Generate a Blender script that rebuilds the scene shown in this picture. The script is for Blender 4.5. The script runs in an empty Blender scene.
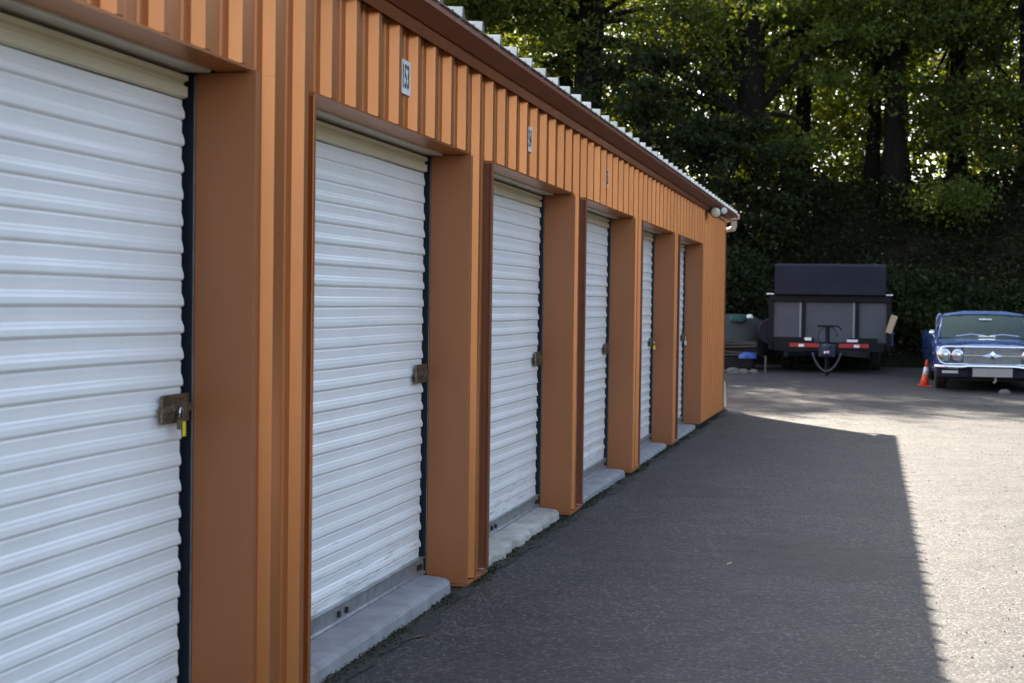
import bpy, math, random
import numpy as np
from mathutils import Vector, Matrix
R_=math.radians
random.seed(7)
scene=bpy.context.scene
COL=scene.collection

# ---------------------------------------------------------------- materials
def nt(name):
    m=bpy.data.materials.new(name); m.use_nodes=True
    t=m.node_tree; b=t.nodes['Principled BSDF']; return m,t,b
def pbr(name,col,rough=.5,metal=0.,var=.0,vscale=3.,bump=0.,bscale=200.,spec=.5,col2=None,streak=None,coat=0.):
    m,t,b=nt(name); N=t.nodes; L=t.links
    b.inputs['Base Color'].default_value=(*col,1); b.inputs['Roughness'].default_value=rough
    b.inputs['Metallic'].default_value=metal; b.inputs['Specular IOR Level'].default_value=spec
    if coat: b.inputs['Coat Weight'].default_value=coat; b.inputs['Coat Roughness'].default_value=.08
    tc=N.new('ShaderNodeTexCoord')
    src=tc.outputs['Object']
    if var>0 or col2:
        mp=N.new('ShaderNodeMapping'); L.new(src,mp.inputs[0])
        if streak: mp.inputs['Scale'].default_value=streak
        n=N.new('ShaderNodeTexNoise'); n.inputs['Scale'].default_value=vscale; n.inputs['Detail'].default_value=6; n.inputs['Roughness'].default_value=.62
        L.new(mp.outputs[0],n.inputs['Vector'])
        r=N.new('ShaderNodeValToRGB'); r.color_ramp.elements[0].position=.35; r.color_ramp.elements[1].position=.68
        c2=col2 if col2 else tuple(c*(1-var) for c in col)
        r.color_ramp.elements[0].color=(*c2,1); r.color_ramp.elements[1].color=(*col,1)
        L.new(n.outputs['Fac'],r.inputs[0]); L.new(r.outputs[0],b.inputs['Base Color'])
        mr=N.new('ShaderNodeMapRange'); mr.inputs['To Min'].default_value=min(1,rough+.08); mr.inputs['To Max'].default_value=max(.05,rough-.06)
        L.new(n.outputs['Fac'],mr.inputs[0]); L.new(mr.outputs[0],b.inputs['Roughness'])
    if bump>0:
        n2=N.new('ShaderNodeTexNoise'); n2.inputs['Scale'].default_value=bscale; n2.inputs['Detail'].default_value=4
        L.new(src,n2.inputs['Vector']); bp=N.new('ShaderNodeBump'); bp.inputs['Strength'].default_value=1; bp.inputs['Distance'].default_value=bump
        L.new(n2.outputs['Fac'],bp.inputs['Height']); L.new(bp.outputs[0],b.inputs['Normal'])
    return m
M={}
M['copper']=pbr('copper_paint',(.52,.190,.060),.32,.55,.12,2.5,.0012,5,streak=(1,1,.25))
M['copper_trim']=pbr('copper_trim_paint',(.33,.112,.036),.45,.05,.14,2.0,.003,3,streak=(1,1,.3))
M['brown_trim']=pbr('brown_trim_paint',(.25,.085,.04),.45,.15,.15,3)
M['screw']=pbr('screw_head',(.09,.04,.025),.5,.5)
M['white_door']=pbr('white_door_paint',(.80,.80,.78),.33,0,.05,2.2,.0010,6,streak=(1,1,.35),col2=(.74,.74,.72))
def door_mat():
    m=pbr('white_door_paint_scuffed',(.86,.86,.84),.33,0,.05,2.2,.0010,6,streak=(1,1,.35),col2=(.80,.80,.78))
    t=m.node_tree; N=t.nodes; L=t.links; b=N['Principled BSDF']; src=b.inputs['Base Color'].links[0].from_socket
    tc=N.new('ShaderNodeTexCoord'); mp=N.new('ShaderNodeMapping'); mp.inputs['Scale'].default_value=(6,3,60); L.new(tc.outputs['Object'],mp.inputs[0])
    n=N.new('ShaderNodeTexNoise'); n.inputs['Scale'].default_value=1.6; n.inputs['Detail'].default_value=7; n.inputs['Roughness'].default_value=.7; L.new(mp.outputs[0],n.inputs[0])
    sx=N.new('ShaderNodeSeparateXYZ'); L.new(tc.outputs['Object'],sx.inputs[0])
    mr=N.new('ShaderNodeMapRange'); mr.inputs['From Min'].default_value=.9; mr.inputs['From Max'].default_value=.12; mr.inputs['To Min'].default_value=-.16; mr.inputs['To Max'].default_value=.05; L.new(sx.outputs['Z'],mr.inputs[0])
    ad=N.new('ShaderNodeMath'); ad.operation='ADD'; L.new(n.outputs['Fac'],ad.inputs[0]); L.new(mr.outputs[0],ad.inputs[1])
    rp=N.new('ShaderNodeValToRGB'); rp.color_ramp.elements[0].position=.56; rp.color_ramp.elements[1].position=.70; rp.color_ramp.elements[1].color=(.7,.7,.7,1); L.new(ad.outputs[0],rp.inputs[0])
    mx=N.new('ShaderNodeMixRGB'); L.new(rp.outputs[0],mx.inputs[0]); L.new(src,mx.inputs[1]); mx.inputs[2].default_value=(.16,.15,.14,1); L.new(mx.outputs[0],b.inputs['Base Color'])
    return m
M['white_door']=door_mat()
M['cream_door']=pbr('cream_door_band',(.72,.66,.47),.4,0,.08,4)
M['cream_head']=pbr('cream_header_paint',(.62,.58,.46),.4,.1,.15,6)
M['guide']=pbr('dark_guide',(.012,.018,.03),.45,.3,.2,9)
M['galv']=pbr('galvanised',(.42,.43,.44),.45,.7,.35,14,.0006,60)
M['galv_roof']=pbr('galvanised_roof',(.50,.50,.47),.5,.3,.25,6)
M['rusty']=pbr('tarnished_latch',(.24,.20,.14),.45,.6,.5,60,.0005,300,col2=(.07,.045,.03))
M['black']=pbr('black_paint',(.012,.012,.014),.4,.1,.3,6)
M['rubber']=pbr('tyre_rubber',(.018,.018,.018),.8,0,.3,12)
M['sign_white']=pbr('sign_white',(.78,.78,.76),.5,0,.08,20)
M['ink']=pbr('black_ink',(.012,.012,.012),.6)
M['yellow']=pbr('yellow_tag',(.8,.6,.02),.4)
M['white_plastic']=pbr('white_plastic',(.6,.6,.57),.4)
M['pipe']=pbr('cream_pipe',(.62,.55,.42),.4,0,.1,8)
M['pink']=pbr('pink_cap',(.62,.36,.33),.5)
M['lamp_glass']=pbr('lamp_glass',(.78,.72,.52),.12,.0,spec=.8)
M['bronze']=pbr('lamp_bronze',(.05,.035,.028),.4,.5)
M['navy']=pbr('navy_tarp',(.006,.008,.020),.6,0,.3,2,.05,1.7,spec=.25)
M['lilac']=pbr('grey_bulkhead',(.068,.074,.092),.5,0,.2,3,spec=.3)
M['trailer_black']=pbr('trailer_black',(.004,.005,.008),.6,0,.3,5,spec=.2)
M['jack_blue']=pbr('jack_dark_blue',(.012,.02,.05),.4,.3)
M['red']=pbr('red_reflector',(.34,.008,.007),.45)
M['pale_grey']=pbr('pale_grey_post',(.20,.21,.23),.5,0,.1,6)
M['tan']=pbr('tan_board',(.42,.33,.20),.7,0,.2,8)
M['car']=pbr('car_blue',(.022,.075,.27),.25,.3,.1,3,coat=.8)
M['car_roof']=pbr('car_roof_blue',(.05,.11,.26),.25,.3,coat=1.)
M['chrome']=pbr('chrome',(.75,.76,.78),.12,1.)
M['grille']=pbr('grille_metal',(.06,.07,.085),.4,.6)
M['dark_in']=pbr('dark_interior',(.02,.02,.02),.8)
M['plate']=pbr('plate_grey',(.30,.30,.285),.5,0,.1,12)
M['lens']=pbr('headlight_glass',(.55,.58,.6),.08,.6,spec=.8)
M['cone']=pbr('cone_orange',(.75,.09,.02),.5,0,.1,9)
M['cone_white']=pbr('cone_white',(.75,.75,.75),.35)
M['heap']=pbr('tarp_grey',(.028,.032,.027),.75,0,.3,4,.01,9)
M['green_cloth']=pbr('green_cloth',(.006,.05,.035),.7,0,.3,8)
M['blue_bag']=pbr('blue_plastic',(.015,.06,.28),.45,0,.3,8,.004,30)
M['grit']=pbr('grit',(.12,.11,.097),.85,0,.4,20)
M['rock']=pbr('rubble',(.13,.12,.105),.85,0,.35,8,.01,14)
M['wood_old']=pbr('old_wood',(.05,.042,.035),.8,0,.3,6,streak=(.2,4,4))
M['bark']=pbr('bark',(.015,.012,.010),.95,0,.45,7,.03,9,spec=.1,streak=(1,1,.2))
M['cable']=pbr('cable_black',(.01,.01,.01),.6)
M['soil']=pbr('soil',(.022,.017,.012),.95,0,.5,1.2,.02,20,spec=.05,col2=(.008,.009,.005))

def glass(name,col,rough,alpha):
    m,t,b=nt(name); b.inputs['Base Color'].default_value=(*col,1); b.inputs['Roughness'].default_value=rough
    b.inputs['Transmission Weight'].default_value=alpha; b.inputs['IOR'].default_value=1.5; b.inputs['Specular IOR Level'].default_value=.22
    return m
def thin_glass(name,tint,refl):
    m=bpy.data.materials.new(name); m.use_nodes=True; t=m.node_tree; N=t.nodes; L=t.links
    tr=N.new('ShaderNodeBsdfTransparent'); tr.inputs[0].default_value=(*tint,1)
    gl=N.new('ShaderNodeBsdfGlossy'); gl.inputs[0].default_value=(.6,.75,.62,1); gl.inputs['Roughness'].default_value=.03
    mx=N.new('ShaderNodeMixShader'); mx.inputs[0].default_value=refl
    L.new(tr.outputs[0],mx.inputs[1]); L.new(gl.outputs[0],mx.inputs[2]); L.new(mx.outputs[0],N['Material Output'].inputs[0]); return m
M['windshield']=thin_glass('windshield_glass',(.45,.6,.48),.13)  # green tint stands in for the trees reflected in the glass

def leafmat(name,c1,c2,trans):
    m=bpy.data.materials.new(name); m.use_nodes=True; t=m.node_tree; N=t.nodes; L=t.links
    b=N['Principled BSDF']; out=N['Material Output']
    g=N.new('ShaderNodeNewGeometry'); tc=N.new('ShaderNodeTexCoord')
    n=N.new('ShaderNodeTexNoise'); n.inputs['Scale'].default_value=.6; L.new(tc.outputs['Object'],n.inputs['Vector'])
    ad=N.new('ShaderNodeMath'); ad.operation='MULTIPLY_ADD'; ad.inputs[1].default_value=.45; L.new(g.outputs['Random Per Island'],ad.inputs[0])
    mu=N.new('ShaderNodeMath'); mu.operation='MULTIPLY'; mu.inputs[1].default_value=.55; L.new(n.outputs['Fac'],mu.inputs[0]); L.new(mu.outputs[0],ad.inputs[2])
    r=N.new('ShaderNodeValToRGB'); r.color_ramp.elements[0].position=.2; r.color_ramp.elements[1].position=.8
    r.color_ramp.elements[0].color=(*c1,1); r.color_ramp.elements[1].color=(*c2,1)
    L.new(ad.outputs[0],r.inputs[0]); L.new(r.outputs[0],b.inputs['Base Color'])
    b.inputs['Roughness'].default_value=.6; b.inputs['Specular IOR Level'].default_value=.14
    tr=N.new('ShaderNodeBsdfTranslucent'); hs=N.new('ShaderNodeMixRGB'); hs.blend_type='MULTIPLY'; hs.inputs[0].default_value=1
    hs.inputs[2].default_value=(2.2,1.9,.5,1); L.new(r.outputs[0],hs.inputs[1]); L.new(hs.outputs[0],tr.inputs[0])
    mx=N.new('ShaderNodeMixShader'); mx.inputs[0].default_value=trans
    L.new(b.outputs[0],mx.inputs[1]); L.new(tr.outputs[0],mx.inputs[2]); L.new(mx.outputs[0],out.inputs[0])
    return m
M['leaf_a']=leafmat('leaf_mid_green',(.016,.028,.008),(.095,.120,.026),.40)
M['leaf_b']=leafmat('leaf_dark_green',(.007,.012,.005),(.028,.040,.012),.26)
M['leaf_c']=leafmat('leaf_light_sunlit',(.035,.055,.013),(.12,.155,.034),.45)  # lighter green, with sunlit and backlit glow put into the leaf colour
M['ivy']=leafmat('ivy_green',(.004,.006,.002),(.030,.038,.010),.2)
M['weed']=leafmat('weed_green',(.012,.016,.008),(.04,.045,.02),.1)

def asphalt():
    m,t,b=nt('asphalt'); N=t.nodes; L=t.links
    tc=N.new('ShaderNodeTexCoord'); P=tc.outputs['Object']
    def noise(s,d=4,r=.6,vec=P):
        n=N.new('ShaderNodeTexNoise'); n.inputs['Scale'].default_value=s; n.inputs['Detail'].default_value=d; n.inputs['Roughness'].default_value=r; L.new(vec,n.inputs['Vector']); return n.outputs['Fac']
    def ramp(f,stops):
        r=N.new('ShaderNodeValToRGB'); e=r.color_ramp.elements
        while len(e)<len(stops): e.new(.5)
        for k,(p,c) in enumerate(stops): e[k].position=p; e[k].color=(*c,1)
        L.new(f,r.inputs[0]); return r.outputs[0]
    def mix(a,bb,f,mode='MIX',fv=None):
        x=N.new('ShaderNodeMixRGB'); x.blend_type=mode
        if f is not None: L.new(f,x.inputs[0])
        else: x.inputs[0].default_value=fv
        L.new(a,x.inputs[1]); L.new(bb,x.inputs[2]); return x.outputs[0]
    v=N.new('ShaderNodeTexVoronoi'); v.inputs['Scale'].default_value=80; L.new(P,v.inputs['Vector'])
    sep=N.new('ShaderNodeSeparateColor'); L.new(v.outputs['Color'],sep.inputs[0])
    stones=ramp(sep.outputs[0],[(0,(.007,.0065,.0065)),(.5,(.018,.0165,.017)),(.82,(.038,.035,.033)),(1,(.14,.127,.112))])
    big=ramp(noise(.35,5),[(.3,(.62,.62,.64)),(.7,(1.2,1.17,1.12))])
    c=mix(stones,big,None,'MULTIPLY',1.)
    mid=ramp(noise(1.3,5,.7),[(.35,(.80,.80,.81)),(.65,(1.12,1.11,1.09))])
    c=mix(c,mid,None,'MULTIPLY',1.)
    # dark oil marks and tar patches
    mp=N.new('ShaderNodeMapping'); mp.inputs['Scale'].default_value=(.35,1.6,1); L.new(P,mp.inputs[0])
    st=ramp(noise(.8,3,.5,mp.outputs[0]),[(.66,(1,1,1)),(.72,(.55,.55,.56))])
    c=mix(c,st,None,'MULTIPLY',1.)
    def stain(x,y,sx,sy,dark):
        global_=N.new('ShaderNodeMapping'); global_.vector_type='POINT'; global_.inputs['Location'].default_value=(-x/sx,-y/sy,0); global_.inputs['Scale'].default_value=(1/sx,1/sy,0); L.new(P,global_.inputs[0])
        ln=N.new('ShaderNodeVectorMath'); ln.operation='LENGTH'; L.new(global_.outputs[0],ln.inputs[0])
        a=N.new('ShaderNodeMath'); a.operation='MULTIPLY_ADD'; a.inputs[1].default_value=1.6; L.new(noise(5,5),a.inputs[0]); L.new(ln.outputs['Value'],a.inputs[2])
        return ramp(a.outputs[0],[(.0,(dark,dark,dark)),(.95,(dark,dark,dark)),(1.0,(1,1,1))]),a
    for args in ((-.52,9.90,.45,.75,.45),(-.15,9.30,.55,.8,.42),(.9,14,.5,.9,.8),(-1.2,12.6,.3,.5,.75),(2.2,16,.6,1.4,.85)):
        rr_,a=stain(*args); sc=N.new('ShaderNodeMath'); sc.operation='MULTIPLY'; sc.inputs[1].default_value=.55
        rn=rr_.node; L.new(a.outputs[0],sc.inputs[0]); L.new(sc.outputs[0],rn.inputs[0]); rn.color_ramp.elements[1].position=.72; rn.color_ramp.elements[2].position=1.0
        c=mix(c,rr_,None,'MULTIPLY',1.)
    dust=ramp(noise(2.2,6,.7),[(.45,(0,0,0)),(.75,(1,1,1))])
    d2=N.new('ShaderNodeMixRGB'); d2.inputs[1].default_value=(0,0,0,1); d2.inputs[0].default_value=.30; L.new(dust,d2.inputs[2])
    dc=N.new('ShaderNodeRGB'); dc.outputs[0].default_value=(.085,.074,.06,1)
    c=mix(c,dc.outputs[0],d2.outputs[0])
    L.new(c,b.inputs['Base Color']); b.inputs['Roughness'].default_value=.72; b.inputs['Specular IOR Level'].default_value=.35
    bp=N.new('ShaderNodeBump'); bp.inputs['Strength'].default_value=.5; bp.inputs['Distance'].default_value=.004
    n1=N.new('ShaderNodeMath'); n1.operation='SUBTRACT'; n1.inputs[0].default_value=1; L.new(v.outputs['Distance'],n1.inputs[1])
    L.new(n1.outputs[0],bp.inputs['Height'])
    bp2=N.new('ShaderNodeBump'); bp2.inputs['Strength'].default_value=.6; bp2.inputs['Distance'].default_value=.03
    L.new(noise(3,4),bp2.inputs['Height']); L.new(bp.outputs[0],bp2.inputs['Normal']); L.new(bp2.outputs[0],b.inputs['Normal'])
    return m
M['asphalt']=asphalt()
M['concrete']=pbr('doorstep_concrete',(.30,.30,.31),.85,0,.3,7,.003,50,col2=(.21,.213,.22))
M['concrete_pale']=pbr('pale_doorstep_concrete',(.50,.47,.42),.9,0,.4,5,.006,30,col2=(.28,.26,.23))
M['concrete_dark']=pbr('mossy_foundation',(.03,.03,.024),.95,0,.5,9,.01,40,col2=(.013,.015,.009))

# ---------------------------------------------------------------- mesh helpers
class MB:
    def __init__(s): s.v=[]; s.f=[]
    def add(s,vs,fs):
        o=len(s.v); s.v+=[tuple(p) for p in vs]; s.f+=[tuple(i+o for i in f) for f in fs]; return s
    def box(s,x0,x1,y0,y1,z0,z1):
        return s.add([(x0,y0,z0),(x1,y0,z0),(x1,y1,z0),(x0,y1,z0),(x0,y0,z1),(x1,y0,z1),(x1,y1,z1),(x0,y1,z1)],
          [(0,3,2,1),(4,5,6,7),(0,1,5,4),(1,2,6,5),(2,3,7,6),(3,0,4,7)])
    def obox(s,c,size,rot):
        h=[k/2 for k in size]; m=rot.to_matrix() if hasattr(rot,'to_matrix') else rot
        vs=[m@Vector((sx*h[0],sy*h[1],sz*h[2]))+Vector(c) for sz in(-1,1) for sx,sy in((-1,-1),(1,-1),(1,1),(-1,1))]
        return s.add(vs,[(0,3,2,1),(4,5,6,7),(0,1,5,4),(1,2,6,5),(2,3,7,6),(3,0,4,7)])
    def tube(s,pts,rs,n=8,cap=True):
        pts=[Vector(p) for p in pts]; rs=rs if hasattr(rs,'__len__') else [rs]*len(pts)
        vs=[]; fs=[]; up=None
        for i,p in enumerate(pts):
            d=(pts[min(i+1,len(pts)-1)]-pts[max(i-1,0)]).normalized()
            if up is None: up=d.orthogonal().normalized()
            a=(up-d*up.dot(d)).normalized(); up=a; b=d.cross(a)
            for k in range(n):
                t=2*math.pi*k/n; vs.append(p+(a*math.cos(t)+b*math.sin(t))*rs[i])
        for i in range(len(pts)-1):
            for k in range(n):
                fs.append((i*n+k,i*n+(k+1)%n,(i+1)*n+(k+1)%n,(i+1)*n+k))
        if cap: fs.append(tuple(range(n-1,-1,-1))); fs.append(tuple((len(pts)-1)*n+k for k in range(n)))
        return s.add(vs,fs)
    def prism(s,poly,axis,a0,a1):
        # poly: 2D points in the two other axes (in xyz order)
        n=len(poly)
        def P(u,v,a): return {'x':(a,u,v),'y':(u,a,v),'z':(u,v,a)}[axis]
        vs=[P(u,v,a0) for u,v in poly]+[P(u,v,a1) for u,v in poly]
        fs=[(k,(k+1)%n,n+(k+1)%n,n+k) for k in range(n)]+[tuple(range(n-1,-1,-1)),tuple(range(n,2*n))]
        return s.add(vs,fs)
    def grid(s,fn,nu,nv):
        vs=[fn(i/nu,j/nv) for i in range(nu+1) for j in range(nv+1)]
        fs=[(i*(nv+1)+j,(i+1)*(nv+1)+j,(i+1)*(nv+1)+j+1,i*(nv+1)+j+1) for i in range(nu) for j in range(nv)]
        return s.add(vs,fs)
    def lathe(s,prof,c,n=20,axis='z'):
        vs=[];fs=[]
        for r,h in prof:
            for k in range(n):
                t=2*math.pi*k/n; a,b=r*math.cos(t),r*math.sin(t)
                vs.append({'z':(c[0]+a,c[1]+b,c[2]+h),'y':(c[0]+a,c[1]+h,c[2]+b),'x':(c[0]+h,c[1]+a,c[2]+b)}[axis])
        for i in range(len(prof)-1):
            for k in range(n): fs.append((i*n+k,i*n+(k+1)%n,(i+1)*n+(k+1)%n,(i+1)*n+k))
        fs.append(tuple(range(n-1,-1,-1))); fs.append(tuple((len(prof)-1)*n+k for k in range(n)))
        return s.add(vs,fs)
    def split(s,name,mat,parent=None,**k):
        """every loose piece becomes an object of its own"""
        p=list(range(len(s.v)))
        def fd(a):
            while p[a]!=a: p[a]=p[p[a]]; a=p[a]
            return a
        for f in s.f:
            for a in f[1:]: p[fd(a)]=fd(f[0])
        gs={}
        for f in s.f: gs.setdefault(fd(f[0]),[]).append(f)
        out=[]
        for fs in gs.values():
            ids=sorted({a for f in fs for a in f}); mp={a:i for i,a in enumerate(ids)}
            q=MB(); q.v=[s.v[a] for a in ids]; q.f=[tuple(mp[a] for a in f) for f in fs]
            out.append(q.build(name,mat,parent,**k))
        return out
    def build(s,name,mat,parent=None,smooth=False,bevel=0,solid=0,sub=0):
        me=bpy.data.meshes.new(name); me.from_pydata(s.v,[],s.f); me.validate(); 
        import bmesh
        bm=bmesh.new(); bm.from_mesh(me); bmesh.ops.recalc_face_normals(bm,faces=bm.faces); bm.to_mesh(me); bm.free()
        if smooth: me.polygons.foreach_set('use_smooth',[True]*len(me.polygons))
        me.materials.append(M[mat] if isinstance(mat,str) else mat)
        o=bpy.data.objects.new(name,me); COL.objects.link(o)
        if parent is not None: o.parent=parent
        if solid: k=o.modifiers.new('solid','SOLIDIFY'); k.thickness=solid; k.offset=0
        if bevel: k=o.modifiers.new('bevel','BEVEL'); k.width=bevel; k.segments=2; k.limit_method='ANGLE'
        if sub: k=o.modifiers.new('sub','SUBSURF'); k.levels=sub; k.render_levels=sub
        return o
def tag(o,label=None,cat=None,group=None,kind=None):
    for k,v in (('label',label),('category',cat),('group',group),('kind',kind)):
        if v: o[k]=v
    return o
def empty(name,loc,rz=0,**k):
    o=bpy.data.objects.new(name,None); COL.objects.link(o); o.location=loc; o.rotation_euler=(0,0,rz); o.empty_display_size=.2
    return tag(o,**k)
def text_mesh(body,name,mat,parent,size,loc,rot,xs=1.,ext=.0006,bold=.0):
    cu=bpy.data.curves.new(name,'FONT'); cu.body=body; cu.size=size; cu.align_x='CENTER'; cu.align_y='CENTER'; cu.extrude=ext; cu.offset=bold; cu.resolution_u=4
    tmp=bpy.data.objects.new('tmp',cu); COL.objects.link(tmp)
    bpy.context.view_layer.update()
    me=bpy.data.meshes.new_from_object(tmp.evaluated_get(bpy.context.evaluated_depsgraph_get()))
    bpy.data.objects.remove(tmp); me.name=name; me.materials.clear(); me.materials.append(M[mat])
    o=bpy.data.objects.new(name,me); COL.objects.link(o); o.parent=parent; o.location=loc; o.rotation_euler=rot; o.scale=(xs,1,1)
    return o

# ---------------------------------------------------------------- terrain
GP=[(-60,.02),(4,.005),(8,0),(14,-.02),(21,-.045),(24,-.02),(29,.07),(33,.095),(37,.10),(200,.10)]
def g(y):
    for (a,za),(b,zb) in zip(GP,GP[1:]):
        if y<=b:
            t=max(0,(y-a)/(b-a)); t=t*t*(3-2*t) if b-a<20 else t
            return za+(zb-za)*t
    return GP[-1][1]
def hillz(x,y):
    t=min(1,max(0,(y-37.5)/7.5)); t=t*t*(3-2*t)
    z=g(y)+t*4.25+max(0,y-45)*.03
    return z+t*(.35*math.sin(x*.31+1)+.2*math.sin(x*.9+y*.5))+.06*math.sin(x*2.3+y*1.7)*t
ys=[-150,-60,-30,-15,-8,-4]+[y*.5 for y in range(-6,76)]+[45,60,100,300]
xs=[-300,-100,-40,-20]+list(range(-10,16,2))+[20,40,100,300]
b=MB()
b.v=[(x,y,g(y)-.02 if abs(x)>0 else g(y)-.02) for y in ys for x in xs]; nx=len(xs)
b.f=[(j*nx+i,j*nx+i+1,(j+1)*nx+i+1,(j+1)*nx+i) for j in range(len(ys)-1) for i in range(nx-1)]
tag(b.build('ground','soil',smooth=True),kind='structure')
ys=[-40,-20,-8,-4]+[y*.5 for y in range(-6,77)]; xs=[-40,-20]+list(range(-10,16,2))+[20,40]; nx=len(xs)
b=MB(); b.v=[(x,y+(.25*math.sin(x*1.3) if y>37.9 else 0),g(y)) for y in ys for x in xs]
b.f=[(j*nx+i,j*nx+i+1,(j+1)*nx+i+1,(j+1)*nx+i) for j in range(len(ys)-1) for i in range(nx-1)]
tag(b.build('asphalt_lot','asphalt',smooth=True),kind='structure')
b=MB(); b.grid(lambda u,v:(-60+130*u,37.3+60*v*v+2*v,hillz(-60+130*u,37.3+60*v*v+2*v)-(.05 if v==0 else 0)),130,40)
tag(b.build('hillside','soil',smooth=True),kind='structure')

# ---------------------------------------------------------------- building
P=2.898; Y1=4.910; PITCH=P/10; RB=5.07
XP=-1.994; XT=-1.955          # pan plane, rib crest plane
XC=-2.185                     # door curtain plane
YS=1.30; YE=22.70            # facade ends; near end cut short so more light reaches the ribs
dz=lambda y:-.0055*(y-7.8)
HT=2.190; WT=2.64
NB=[-1,0,1,2,3,4,5]        # pier indices (pier k starts at Y1+k*P)
WID={-1:.50,0:.59,1:.477,2:.477,3:.505,4:.50,5:3.2}
bld=empty('storage_building',(-2.0,YS,0),label='long storage building with copper orange ribbed metal walls and white roll-up doors',cat='building')
off=Vector((2.0,-YS,0))
def part(mb,name,mat,parent=bld,**k):
    if parent is bld:
        mb.v=[(x+2.0,y-YS,z) for x,y,z in mb.v]
    return mb.build(name,mat,parent,**k)
def profile(y0,y1):
    """(y,x) polyline of the ribbed sheet between y0 and y1"""
    pts=[]
    n0=int(math.floor((y0-RB)/PITCH))-1; n1=int(math.ceil((y1-RB)/PITCH))+1
    for n in range(n0,n1+1):
        a=RB+n*PITCH
        pts+=[(a,XP),(a+.018,XT),(a+.060,XT),(a+.078,XP),
              (a+.125,XP),(a+.131,XP+.006),(a+.140,XP+.006),(a+.146,XP),
              (a+.215,XP),(a+.221,XP+.006),(a+.230,XP+.006),(a+.236,XP)]
    out=[]
    def xat(y):
        for (a,xa),(c,xc) in zip(pts,pts[1:]):
            if a<=y<=c: return xa+(xc-xa)*(y-a)/(c-a+1e-9)
        return XP
    out=[(y0,xat(y0))]+[p for p in pts if y0<p[0]<y1]+[(y1,xat(y1))]
    return out
def sheet(mb,y0,y1,z0f,z1f,tooth=0.):
    pr=profile(y0,y1); vs=[];n=len(pr)
    for y,x in pr: vs+=[(x,y,z0f(y)),(x,y,z1f(y))]
    mb.add(vs,[(2*i,2*i+2,2*i+3,2*i+1) for i in range(n-1)])
# fascia sheet above the doors
b=MB(); sheet(b,YS,YE,lambda y:HT+.012,lambda y:WT)
part(b,'upper_wall_panel','copper')
# screws on the fascia, each a part
b=MB(); b.lathe([(.008,0),(.008,.004),(.004,.006)],(0,0,0),8,'x'); scr=None
for n in range(-4,23):
    y=RB+n*PITCH
    for z in (2.27,2.48):
        if scr is None: scr=b.build('screw','screw',bld); o=scr
        else: o=scr.copy(); COL.objects.link(o); o.parent=bld
        o.location=(XP+2,y+.105+.002*math.sin(n*5)-YS,z+.012*math.sin(n*3+z))
for n,zz in [(n,z) for n in (0,10,20,30) for z in (.25,.95,1.6,2.08)]:
    o=scr.copy(); COL.objects.link(o); o.parent=bld; o.location=(XP+2,RB+n*PITCH+.105-YS,zz)
# the wall core (hidden inside), end and back walls
b=MB(); b.box(-8,-2.26,YS+.03,YE-.03,-.2,2.62)
part(b,'inner_shell','brown_trim')
# piers
for k in NB:
    y0=Y1+k*P; y1=min(y0+WID[k],YE)
    zb=.032-.0045*k if k>0 else .035
    b=MB(); zf=lambda y:zb+(.0 if k<5 else -.008*(y-y0))
    sheet(b,y0+.028,y1-(.040 if k>0 else .026),lambda y:zf(y)+.004,lambda y:HT+.0115)
    pier=part(b,'pier','copper')
    # near reveal and corner trim (folded sheet, L shape)
    b=MB(); b.prism([(XT+.004,y0),(XT+.004,y0+.030),(XT-.002,y0+.030),(XT-.002,y0+.004),(-2.160,y0+.004),(-2.160,y0)],'z',zb,HT-.002)
    b.v=[(x+2,y-YS,z) for x,y,z in b.v]; b.build('corner_trim','copper_trim',pier,bevel=.002)
    if k<5:
        b=MB(); q=.001 if k<1 else .007; b.prism([(XT+q,y1),(XT+q,y1-.024),(XT-.005,y1-.024),(XT-.005,y1-.006),(-2.250,y1-.006),(-2.250,y1)],'z',zb+.006,HT-.001)
        b.v=[(x+2,y-YS,z) for x,y,z in b.v]; b.build('jamb_trim','brown_trim' if k>0 else 'copper',pier,bevel=.002)
    else:
        b=MB(); b.prism([(XT+.006,y1+.01),(XT+.006,y1-.05),(XT,y1-.05),(XT,y1+.004),(-2.06,y1+.004),(-2.06,y1+.01)],'z',zb-.03,WT)
        b.v=[(x+2,y-YS,z) for x,y,z in b.v]; b.build('corner_trim','copper_trim',pier)
    # base flashing under pier
    b=MB(); b.prism([(XT+.004,y0+.002),(XT+.004,y1-.002),(-2.25,y1-.002),(-2.25,y0+.002)],'z',zb-.014,zb-.002)
    if k<5:
        b.v=[(x+2,y-YS,z) for x,y,z in b.v]; b.build('base_flashing','copper_trim',pier)
# end wall facing the woods, back wall
b=MB()
for i in range(20):
    x=-8+i*.305; b.box(x,x+.06,YE,YE+.03,.0,2.64)
b.box(-8,-1.99,YE-.028,YE,-.15,2.64)
part(b,'end_wall_panel','copper')
b=MB()
for i in range(20):
    x=-8+i*.305; b.box(x,x+.06,YS-.03,YS,.0,2.64)
b.box(-8,-1.99,YS,YS+.02,-.15,2.64)
part(b,'added_near_end_wall','copper')  # unseen end wall, added where the building is cut short for light
# foundation
b=MB(); b.box(-8,-2.02,YS+.03,YE-.04,-.30,.015)
part(b,'foundation','concrete_dark')
# header trims + underside
for k in NB[:-1]:
    y0=Y1+k*P+WID[k]; y1=Y1+(k+1)*P
    b=MB(); b.prism([(XT-.001,HT+.001),(XT-.001,HT+.010),(-2.085,HT+.010),(-2.085,HT+.001)],'y',y0-.02,y1+.012)
    part(b,'header_trim','copper')
    b=MB(); b.prism([(-2.087,HT-.008),(-2.087,HT+.02),(-2.26,HT+.02),(-2.26,HT-.002),(-2.12,HT-.008)],'y',y0+.002,y1-.05)
    part(b,'header_soffit','cream_head',bevel=.002)
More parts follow.
